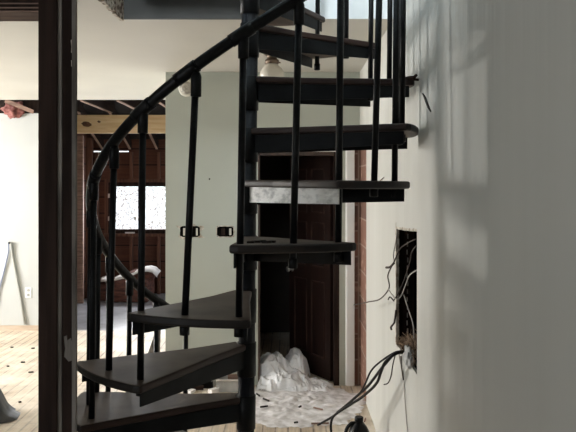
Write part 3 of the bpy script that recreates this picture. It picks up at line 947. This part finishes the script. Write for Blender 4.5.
def loaf(x0, x1, y0, y1, z0, z1, seed, amp, mname, nx=26, ny=8):
    b = MB()
    bmesh.ops.create_cube(b.bm, size=1)
    bmesh.ops.subdivide_edges(b.bm, edges=b.bm.edges[:], cuts=9, use_grid_fill=True)
    for v in b.bm.verts:
        p = v.co + Vector((0.5, 0.5, 0.5))
        q = Vector((x0 + (x1 - x0) * p.x, y0 + (y1 - y0) * p.y, z0 + (z1 - z0) * p.z))
        nn = noise.noise_vector(q * 6 + Vector((seed, 0, 0)))
        q += nn * amp
        q.z = max(q.z, z0)
        v.co = q
    return b


xa = P(97, 0, 9.4).x
xm = P(108, 0, 9.4).x
xb = P(150, 0, 9.4).x
loaf(xa, xm + 0.25, 9.35, 9.75, 0.0, 0.24, 3, 0.035, '').build('roll', M['bundle'], bd, bd.location, smooth=True)
loaf(xm + 0.02, xb - 0.02, 9.25, 9.80, 0.0, 0.30, 8, 0.03, '').build('roll', M['bundle'], bd, bd.location, smooth=True)
loaf(P(128, 0, 9.4).x, xb + 0.03, 9.40, 9.84, 0.28, 0.40, 12, 0.03, '').build('roll', M['bundle'], bd, bd.location, smooth=True)
b = MB()
n = 24
prof = [(98, 281, 9.35), (104, 280, 9.32), (109, 283, 9.3), (116, 279, 9.24), (124, 277, 9.28), (131, 275, 9.3), (139, 271, 9.35), (147, 270, 9.35), (152, 271, 9.36), (157, 276, 9.34)]
top = []
for (x, y, Y) in prof:
    p = P(x, y, Y)
    top.append([b.bm.verts.new(p + Vector((0, dy, dz + 0.012 * noise.noise(Vector((x, dy * 9, 0)))))) for dy, dz in ((0, -0.022), (0.0, 0.0), (0.15, 0.02), (0.3, 0.03))])
for r, s in zip(top, top[1:]):
    for k in range(3):
        b.bm.faces.new((r[k], r[k + 1], s[k + 1], s[k]))
o = b.build('torn_sheet', M['paper'], bd, bd.location, smooth=True)
o.modifiers.new('thick', 'SOLIDIFY').thickness = 0.012

# ------------------------------------------------------------------ floor debris
def heap(name, cx, cy, rx, ry, h, m, seed, label, cat, folds=7.0, n=56, rot=0.0, sharp=1.0, thick=0.004, peaks=()):
    """crumpled sheet: polar grid with radial and crossing folds"""
    b = MB()
    rings = []
    for i in range(n // 2 + 1):
        t = i / (n // 2)
        ring = []
        for k in range(n):
            a = 2 * pi * k / n
            edge = 1 + 0.09 * noise.noise(Vector((cos(a) * 19, sin(a) * 19, seed))) + 0.24 * noise.noise(Vector((cos(a) * 1.8, sin(a) * 1.8, seed))) + 0.13 * noise.noise(Vector((cos(a) * 6, sin(a) * 6, seed)))
            x, y = rx * t * edge * cos(a), ry * t * edge * sin(a)
            fall = max(0.0, 1 - t ** 1.4) ** sharp
            f1 = abs(noise.noise(Vector((x * folds, y * folds, seed)))) * 2
            f2 = abs(noise.noise(Vector((x * folds * 2.3 + 4, y * folds * 2.3, seed + 5))))
            z = 0.004 + h * fall * (0.45 + 0.55 * f1 + 0.4 * f2) + 0.02 * (1 - t) * f2
            for (qx, qy, qh, qs) in peaks:
                dd = ((x - qx) ** 2 + (y - qy) ** 2) / (qs * qs)
                z += qh * math.exp(-dd * dd) * (0.8 + 0.35 * f1)
            ca, sa = cos(rot), sin(rot)
            ring.append(b.bm.verts.new((cx + x * ca - y * sa, cy + x * sa + y * ca, max(z, 0.004))))
            if i == 0:
                break
        rings.append(ring)
    for k in range(n):
        b.bm.faces.new((rings[0][0], rings[1][k], rings[1][(k + 1) % n]))
    for r, s in zip(rings[1:], rings[2:]):
        for k in range(n):
            b.bm.faces.new((r[k], s[k], s[(k + 1) % n], r[(k + 1) % n]))
    o = b.build(name, m, None, (cx, cy, 0), smooth=True)
    return tag(o, label, cat)


def crumpled_bag(name, lumps, m, label, cat, x0, x1, y0, y1, step=0.007):
    """crumpled sheet over rounded lumps: heights on a fine grid, sharp creases from ridged noise"""
    b = MB()
    nx, ny = int((x1 - x0) / step), int((y1 - y0) / step)
    grid = {}
    for i in range(nx + 1):
        for k in range(ny + 1):
            x, y = x0 + i * step, y0 + k * step
            wx = x + 0.05 * noise.noise(Vector((x * 7, y * 7, 1.0)))
            wy = y + 0.05 * noise.noise(Vector((x * 7, y * 7, 9.0)))
            h = 0.0
            for (lx, ly, rx, ry, hh, rot, pw) in lumps:
                c, q = cos(rot), sin(rot)
                u, v = ((wx - lx) * c + (wy - ly) * q) / rx, (-(wx - lx) * q + (wy - ly) * c) / ry
                d = u * u + v * v
                if d < 1:
                    h = max(h, hh * (1 - d) ** pw)
            if h <= 0.0:
                continue
            p1 = Vector((wx * 9 + wy * 4, wy * 5, 2.0))
            r1 = 1 - abs(noise.noise(p1)) * 2.2
            r2 = 1 - abs(noise.noise(Vector((wx * 26, wy * 17 + wx * 8, 5.0)))) * 2.2
            h2 = h + min(1.0, h / 0.05) * (0.036 * (r1 - 0.5) + 0.016 * (r2 - 0.5))
            grid[i, k] = b.bm.verts.new((x, y, max(h2, 0.006)))
    for (i, k), v in list(grid.items()):
        q = [grid.get(t) for t in ((i, k), (i + 1, k), (i + 1, k + 1), (i, k + 1))]
        if all(q):
            b.bm.faces.new(q)
    o = b.build(name, m, None, ((x0 + x1) / 2, (y0 + y1) / 2, 0))
    sb = o.modifiers.new('thick', 'SOLIDIFY')
    sb.thickness = 0.003
    sb.offset = -1
    return tag(o, label, cat)


crumpled_bag('plastic_sheet', [(-0.12, 5.66, 0.17, 0.24, 0.205, 0.2, 0.55), (0.075, 5.68, 0.105, 0.19, 0.225, 0.1, 0.5), (-0.02, 5.50, 0.22, 0.20, 0.115, 0.0, 0.6),
                               (0.13, 5.42, 0.27, 0.13, 0.05, 0.25, 0.7), (0.27, 5.36, 0.12, 0.09, 0.03, 0.2, 0.7), (-0.13, 5.42, 0.15, 0.15, 0.07, 0.3, 0.7)], M['plastic'],
             'crumpled white plastic sheet heaped in the doorway', 'plastic sheet', -0.245, 0.37, 5.2, 5.92)
heap('floor_sheet', P(298, 0, 5.05).x, 5.0, 0.50, 0.46, 0.007, M['dust_sheet'], 8.2,
     'flat dusty white sheet spread on the floor before the doorway', 'plastic sheet', folds=6, thick=0.002, n=150)
heap('tarp_heap', -2.36, 4.66, 0.46, 0.42, 0.30, M['tarp'], 5.5, 'dark grey crumpled tarp on floorboards at the left edge', 'tarp', folds=4, peaks=((0.08, 0, 0.16, 0.22),))

# boxes and scraps by the sage wall, under the stairs
c = P(227, 390, 5.22)
bx = empty('cardboard_box', (c.x, 5.36, 0), 'open grey cardboard box on the floor under the stairs', 'box')
bw, bh, bdp = 0.18, 0.095, 0.17
x0, y0 = c.x - bw / 2, 5.28
MB().box(x0, x0 + bw, y0, y0 + 0.006, 0.001, bh).box(x0, x0 + bw, y0 + bdp, y0 + bdp + 0.006, 0.001, bh).box(x0, x0 + 0.006, y0 + 0.006, y0 + bdp, 0.001, bh)\
    .box(x0 + bw - 0.006, x0 + bw, y0 + 0.006, y0 + bdp, 0.001, bh).box(x0, x0 + bw, y0, y0 + bdp, 0.0, 0.004).build('box_body', M['box_grey'], bx, bx.location)
MB().obox((x0 + bw / 2, y0 - 0.02, bh + 0.005), (bw / 2, 0, 0), (0, 0.022, -0.012), (0, 0.001, 0.002)).build('flap', M['paper'], bx, bx.location)
rnd = random.Random(5)
scr = [(197, 390, 0.10, 0.03, 0.03, 'stud', 0.3, 'dark'), (206, 388, 0.11, 0.025, 0.055, 'hole', -0.1, 'black'), (214, 393, 0.07, 0.05, 0.035, 'paper', 0.7, 'white'),
       (188, 392, 0.10, 0.06, 0.022, 'paper', -0.5, 'pale'), (204, 386, 0.17, 0.03, 0.075, 'switch', 0.0, 'ivory'), (236, 372, 0.13, 0.02, 0.10, 'lath', 0.0, 'pinkish')]
places = ['short dark wood scrap near the box under the stairs', 'black flat scrap lying beside the grey box', 'crumpled white scrap touching the grey box front',
          'pale torn paper scrap leftmost of the debris under stairs', 'ivory strip lying on floor behind the black scrap', 'pinkish wood offcut behind the grey box']
for (x, y, w, d, h, mm, r, nm), lab in zip(scr, places):
    Y = min(EYE * F / max(y - HY, 1), 5.44)
    c = P(x, y, Y)
    b = loaf(-w / 2, w / 2, -d / 2, d / 2, 0, h, x, 0.008, '')
    R = Matrix.Rotation(r, 4, 'Z')
    for v in b.bm.verts:
        v.co = R @ v.co + Vector((c.x, Y, 0.001))
        v.co.z = max(v.co.z, 0.001)
    tag(b.build('debris_scrap', M[mm], None, (c.x, Y, 0)), lab, 'scrap')

# chips and slivers on the open floor
chips = [(23, 363, 0.09, 0.1), (31, 373, 0.10, 0.2), (8, 367, 0.06, -0.2), (20, 403, 0.05, 0.4), (12, 348, 0.07, 0.1), (33, 349, 0.08, 0.3), (266, 402, 0.13, -0.9), (258, 397, 0.10, -1.1),
         (264, 409, 0.10, 0.4), (300, 409, 0.05, 0.9), (318, 411, 0.13, -0.6), (320, 426, 0.2, 0.05), (296, 425, 0.05, 0.3), (365, 421, 0.10, 1.3)]
clab = ['dark wood sliver on the floorboards, left of the post and upper middle', 'longest dark sliver left of the post', 'small dark chip near the left edge above the tarp', 'dark chip on floor right of the tarp foot',
        'thin chip near the white wall foot, left one', 'thin chip near the white wall foot beside the post', 'dark stick lying right of the pole on the dusty sheet', 'shorter dark stick crossing beside the pole foot',
        'dark twig flat on the dusty sheet edge near the pole', 'small dark chip in the middle of dusty sheet', 'brown sliver on the dusty sheet near the cables', 'long brown sliver under the cable ends',
        'small chip on bare floor below the dusty sheet', 'orange brown splinter at the foot of right wall']
for (x, y, l, r), lab in zip(chips, clab):
    l *= 0.42 if x < 60 else 0.6
    Y = EYE * F / (y - HY)
    c = P(x, y, Y)
    c.z = 0.012 if 255 < x < 330 else 0.002
    dx = Vector((cos(r), sin(r), 0)) * l / 2
    dy = Vector((-sin(r), cos(r), 0)) * 0.0045
    b = MB().obox(c + Vector((0, 0, 0.006)), dx, dy, (0, 0, 0.006))
    tag(b.build('wood_chip', M['lath'] if 'brown' in lab else M['chip'], None, c, bevel=0.002), lab, 'wood chip', 'chips on the floor')

# dark flakes and a twig lying on the treads
fl = [(251, 243.2), (256, 242.0), (262, 242.4), (267, 243), (272, 242.2)]
for k, (x, y) in enumerate(fl):
    Y = 2.36 + 0.02 * (k % 3)
    c = P(x, y, Y)
    c.z = 1.414 + 0.030 * 0.8 + 0.004
    b = MB()
    b.obox(c, (0.012 + 0.004 * (k % 2), 0.003, 0), (0.002, 0.010, 0), (0, 0.001, 0.0035))
    tag(b.build('paint_flake', M['chip'], None, c), '%s dark flake on the tread just below eye level' % ['leftmost', 'second from left', 'middle', 'second from right', 'rightmost'][k], 'flake', 'flakes on the tread')
c = P(381, 180, 2.55)
tag(MB().tube([c + Vector((-0.012, 0, -0.010)), c, c + Vector((0.012, 0, 0.010))], 0.002, 6).build('twig', M['lath'], None, c), 'tiny twig on the eye level tread near its right end', 'twig')

# leaning grey scrap of board at the end of the sage wall
b = MB()
pl = [P(149, 352, YB - 0.05), P(160.5, 350, YB - 0.05), P(160, 328, YB - 0.02), P(156.5, 328, YB - 0.02)]
pl[0].z = pl[1].z = 0.30
lo = [Vector((pl[0].x - 0.09, YB - 0.14, 0.002)), Vector((pl[1].x, YB - 0.14, 0.002))]
front = lo + [Vector((P(161, 0, YB).x, YB - 0.02, P(0, 328, YB).z)), Vector((P(156.5, 0, YB).x, YB - 0.02, P(0, 329, YB).z))]
fv = [b.bm.verts.new(q) for q in front]
bv = [b.bm.verts.new(q + Vector((0, 0.014, 0))) for q in front]
b.bm.faces.new(fv)
b.bm.faces.new(list(reversed(bv)))
for k in range(4):
    b.bm.faces.new((fv[k], fv[(k + 1) % 4], bv[(k + 1) % 4], bv[k]))
tag(b.build('board_scrap', M['stud_grey'], None, lo[0]), 'tapering grey board scrap leaning at the left end of sage wall', 'board')

# ------------------------------------------------------------------ cables from the hole
def curve_pts(ctrl, n=10):
    """Catmull-Rom through the control points"""
    c = [Vector(p) for p in ctrl]
    c = [c[0] * 2 - c[1]] + c + [c[-1] * 2 - c[-2]]
    out = []
    for i in range(1, len(c) - 2):
        for k in range(n):
            t = k / n
            p0, p1, p2, p3 = c[i - 1], c[i], c[i + 1], c[i + 2]
            out.append(0.5 * ((2 * p1) + (p2 - p0) * t + (2 * p0 - 5 * p1 + 4 * p2 - p3) * t * t + (3 * p1 - p0 - 3 * p2 + p3) * t ** 3))
    out.append(c[-2])
    return out


def cable(name, ctrl, r, m, label, cat='cable'):
    pts = curve_pts([P(x, y, Y) for x, y, Y in ctrl])
    for q in pts:
        q.x = min(q.x, 0.70)
        q.z = max(q.z, r)
    o = MB().tube(pts, r, 8).build(name, m, None, pts[0])
    return tag(o, label, cat)


cable('power_cable', [(408, 352, 3.42), (396, 353, 3.28), (385, 364, 3.3), (375, 377, 3.5), (366, 388, 3.7), (350, 402, 4.0), (335, 415, 4.3), (318, 425, 4.55)], 0.0075, M['cable'],
      'black cable from the wall hole ending furthest left on the floor')
cable('power_cable', [(409, 354, 3.44), (398, 353, 3.26), (386, 361, 3.28), (381, 372, 3.35), (376, 384, 3.45), (362, 397, 3.7), (345, 408, 3.95), (334, 416, 4.1), (331, 424, 4.15), (331.5, 436, 4.15)], 0.0075, M['cable'],
      'black cable from the wall hole bowing right then dropping at its end')
cable('power_cable', [(407, 351, 3.43), (395, 352.5, 3.3), (380, 362, 3.4), (371, 371, 3.5), (365, 384, 3.6), (359, 394, 3.75), (346, 405, 4.0), (337, 412, 4.25)], 0.005, M['cable'],
      'thinner black cable between the two thick ones from the wall hole')
cable('thin_wire', [(396, 352, 3.4), (393, 364, 3.4), (391, 376, 3.4), (388, 383, 3.42), (384, 384.5, 3.45)], 0.0032, M['wire_brown'], 'thin dark wire dangling below the cable bundle at the hole', 'wire')
cable('thin_wire', [(399, 354, 3.45), (401, 366, 3.4), (404, 378, 3.38), (405, 400, 3.3), (408, 436, 3.2)], 0.0034, M['wire_pale'], 'pale wire hanging straight down the right wall from the hole', 'wire')
cable('thin_wire', [(401, 356, 3.45), (402, 370, 3.38), (403.5, 380, 3.35)], 0.0035, M['wire_brown'], 'short brown wire end below the hole beside the pale wire', 'wire')
# wires inside and in front of the hole
cable('thin_wire', [(416, 239, 3.1), (408, 243, 3.25), (400, 249, 3.35), (394, 262, 3.4), (388, 275, 3.45), (389, 288, 3.5), (380, 299, 3.7), (368, 302, 4.0), (354, 305, 4.4)], 0.0034, M['wire_brown'],
      'long dark wire swinging from the top of the hole towards the brick strip', 'wire')
cable('thin_wire', [(397, 229, 3.5), (396, 240, 3.45), (393.5, 254, 3.45), (394, 262, 3.44)], 0.003, M['wire_pale'], 'short pale wire at the upper left edge of the hole', 'wire')
cable('thin_wire', [(386, 267.5, 3.5), (390, 267, 3.47), (394, 263, 3.44)], 0.006, M['wire_brown'], 'stubby dark wire tip left of the hole', 'wire')
cable('thin_wire', [(417, 245, 3.1), (412, 252, 3.2), (410, 262, 3.25), (405, 278, 3.35), (399, 292, 3.4), (394, 300, 3.45)], 0.0034, M['wire_brown'], 'dark wire crossing the middle of the hole', 'wire')
cable('thin_wire', [(417, 270, 3.1), (410, 275, 3.2), (406, 284, 3.3), (401, 296, 3.4), (396, 299, 3.42), (388, 289, 3.5)], 0.0032, M['wire_pale'], 'pale wire looping across the hole', 'wire')
cable('thin_wire', [(404, 295, 3.4), (408, 308, 3.3), (413, 324, 3.2), (414, 338, 3.2)], 0.003, M['wire_pale'], 'fine pale wire low in the hole', 'wire')
cable('thin_wire', [(388, 300, 3.5), (390, 297, 3.5), (394, 301, 3.45)], 0.0035, M['wire_brown'], 'hooked dark wire end at the left side of the hole', 'wire')
cable('thin_wire', [(391.5, 330, 3.5), (391, 327, 3.5), (394, 323, 3.46), (395, 318, 3.48), (396, 310, 3.5)], 0.005, M['wire_brown'], 'dark curled wire low on the left side of the hole', 'wire')

# straw in the hole
rnd = random.Random(21)
b = MB()
for k in range(420):
    t = rnd.random()
    y = 3.09 + 0.5 * t
    z = HZ0 + rnd.random() * (0.17 - 0.14 * t)
    c = Vector((rnd.uniform(0.58, 0.70), y, z + 0.01))
    d = Vector((rnd.gauss(0, 0.4), rnd.gauss(0, 1), rnd.gauss(0, 0.7))).normalized() * rnd.uniform(0.015, 0.04)
    b.tube([c - d, c, c + d], [0.0012, 0.0022, 0.001], 4)
tag(b.build('straw', M['straw'], None, (0.64, 3.3, HZ0)), 'dry straw packed in the bottom of the wall hole', 'straw', kind='stuff')
rb = blob('r', P(410, 357, 3.2) + Vector((-0.005, 0, 0)), (0.022, 0.06, 0.05), M['box_grey'], 2.2, 0.4, 2.0)
tag(rb.build('plaster_lump', M['box_grey'], None, P(410, 357, 3.2), smooth=True), 'grey plaster lump at the bottom right of the wall hole', 'plaster')

# slit in the right wall, drawn as a thin near-black strip
a, bq = P(424.5, 95, XR * F / 136.5), P(430, 110, XR * F / 142)
a.x = bq.x = XR - 0.001
o = MB().obox((a + bq) / 2, (bq - a) / 2, (0.004, 0, 0), (0, 0.030, 0.012)).build('slit_strip', M['chip'], None, (a + bq) / 2)
tag(o, 'small dark slanting strip on the right wall above the hole', 'strip')

# ------------------------------------------------------------------ black jug
JY = 3.95
c = P(357, 0, JY)
jx, jz = c.x, 0.0
jug = empty('jug', (jx, JY, 0), 'black plastic jug with cap and handle at the foot of right wall', 'jug')
zt = P(0, 417, JY).z
b = MB()
prof = [(0.001, 0.058), (0.010, 0.064), (zt - 0.115, 0.064), (zt - 0.085, 0.060), (zt - 0.055, 0.046), (zt - 0.035, 0.030), (zt - 0.024, 0.022)]
rings = []
for (h, r) in prof:
    ring = []
    for k in range(24):
        a = 2 * pi * k / 24
        e = 3.2
        ca, sa = cos(a), sin(a)
        s = (abs(ca) ** e + abs(sa) ** e) ** (-1 / e) if h < zt - 0.06 else 1.0
        ring.append(b.bm.verts.new((jx + 0.012 + r * s * ca, JY + r * s * sa * 0.9, h)))
    rings.append(ring)
for r, s in zip(rings, rings[1:]):
    for k in range(24):
        b.bm.faces.new((r[k], r[(k + 1) % 24], s[(k + 1) % 24], s[k]))
b.bm.faces.new(rings[0])
b.bm.faces.new(rings[-1])
b.build('jug_body', M['black_plastic'], jug, jug.location, smooth=True)
MB().lathe((jx + 0.012, JY, zt - 0.025), [(0.024, 0), (0.026, 0.003), (0.026, 0.024), (0.022, 0.027)], 20).build('cap', M['black_plastic'], jug, jug.location)
MB().tube(curve_pts([(jx - 0.01, JY, zt - 0.035), (jx - 0.035, JY, zt - 0.040), (jx - 0.062, JY, zt - 0.075), (jx - 0.068, JY, zt - 0.14), (jx - 0.045, JY, zt - 0.18)]), 0.011, 10).build('handle', M['black_plastic'], jug, jug.location)

# ------------------------------------------------------------------ light
w = bpy.data.worlds.new('daylight')
SC.world = w
w.use_nodes = True
bg = w.node_tree.nodes['Background']
bg.inputs[0].default_value = (0.86, 0.93, 1.0, 1)
bg.inputs[1].default_value = 1.7


def area(name, loc, target, sx, sy, power, col):
    l = bpy.data.lights.new(name, 'AREA')
    l.shape = 'RECTANGLE'
    l.size, l.size_y = sx, sy
    l.energy = power
    l.color = col
    o = bpy.data.objects.new(name, l)
    COL.objects.link(o)
    o.location = loc
    o.rotation_euler = (Vector(target) - Vector(loc)).to_track_quat('-Z', 'Y').to_euler()
    return o


area('window_light', (-6.2, 5.7, 1.45), (0, 5.3, 1.0), 1.8, 1.4, 400, (1.0, 0.98, 0.95))
area('window_light', (-3.2, -1.0, 1.5), (0, 0.8, 1.5), 1.7, 1.1, 30, (0.93, 0.97, 1.0))  # added lamp at the unseen left window, brightens the right wall
area('window_light', (-1.2, -0.75, 4.3), (0.0, 4, 3.0), 1.9, 1.3, 280, (0.86, 0.95, 1.0))
area('window_light', (-2.1, 10.4, 1.35), (-2.1, 5, 0.6), 1.2, 0.8, 120, (0.95, 0.97, 1.0))

sl = bpy.data.lights.new('patch_sun', 'SUN')  # added level sun, throws the pane patches on the right wall
sl.energy = 0.55
sl.angle = radians(0.9)
sl.color = (1.0, 0.98, 0.95)
so = bpy.data.objects.new('patch_sun', sl)
COL.objects.link(so)
so.rotation_euler = Vector((1, 0.382, 0.0)).to_track_quat('-Z', 'Y').to_euler()

# ------------------------------------------------------------------ camera and view
cam = bpy.data.cameras.new('camera')
cam.sensor_width = 36
cam.sensor_fit = 'HORIZONTAL'
cam.lens = F / 576 * 36
cam.shift_y = -(216 - HY) / 576
co = bpy.data.objects.new('camera', cam)
co.location = (0, 0, EYE)
co.rotation_euler = (radians(90), 0, 0)
COL.objects.link(co)
SC.camera = co
SC.view_settings.view_transform = 'Standard'
SC.view_settings.look = 'None'
SC.view_settings.gamma = 1
SC.view_settings.use_curve_mapping = False
SC.view_settings.exposure = 0.27
SC.cycles.use_denoising = True
SC.cycles.max_bounces = 10
SC.cycles.diffuse_bounces = 7
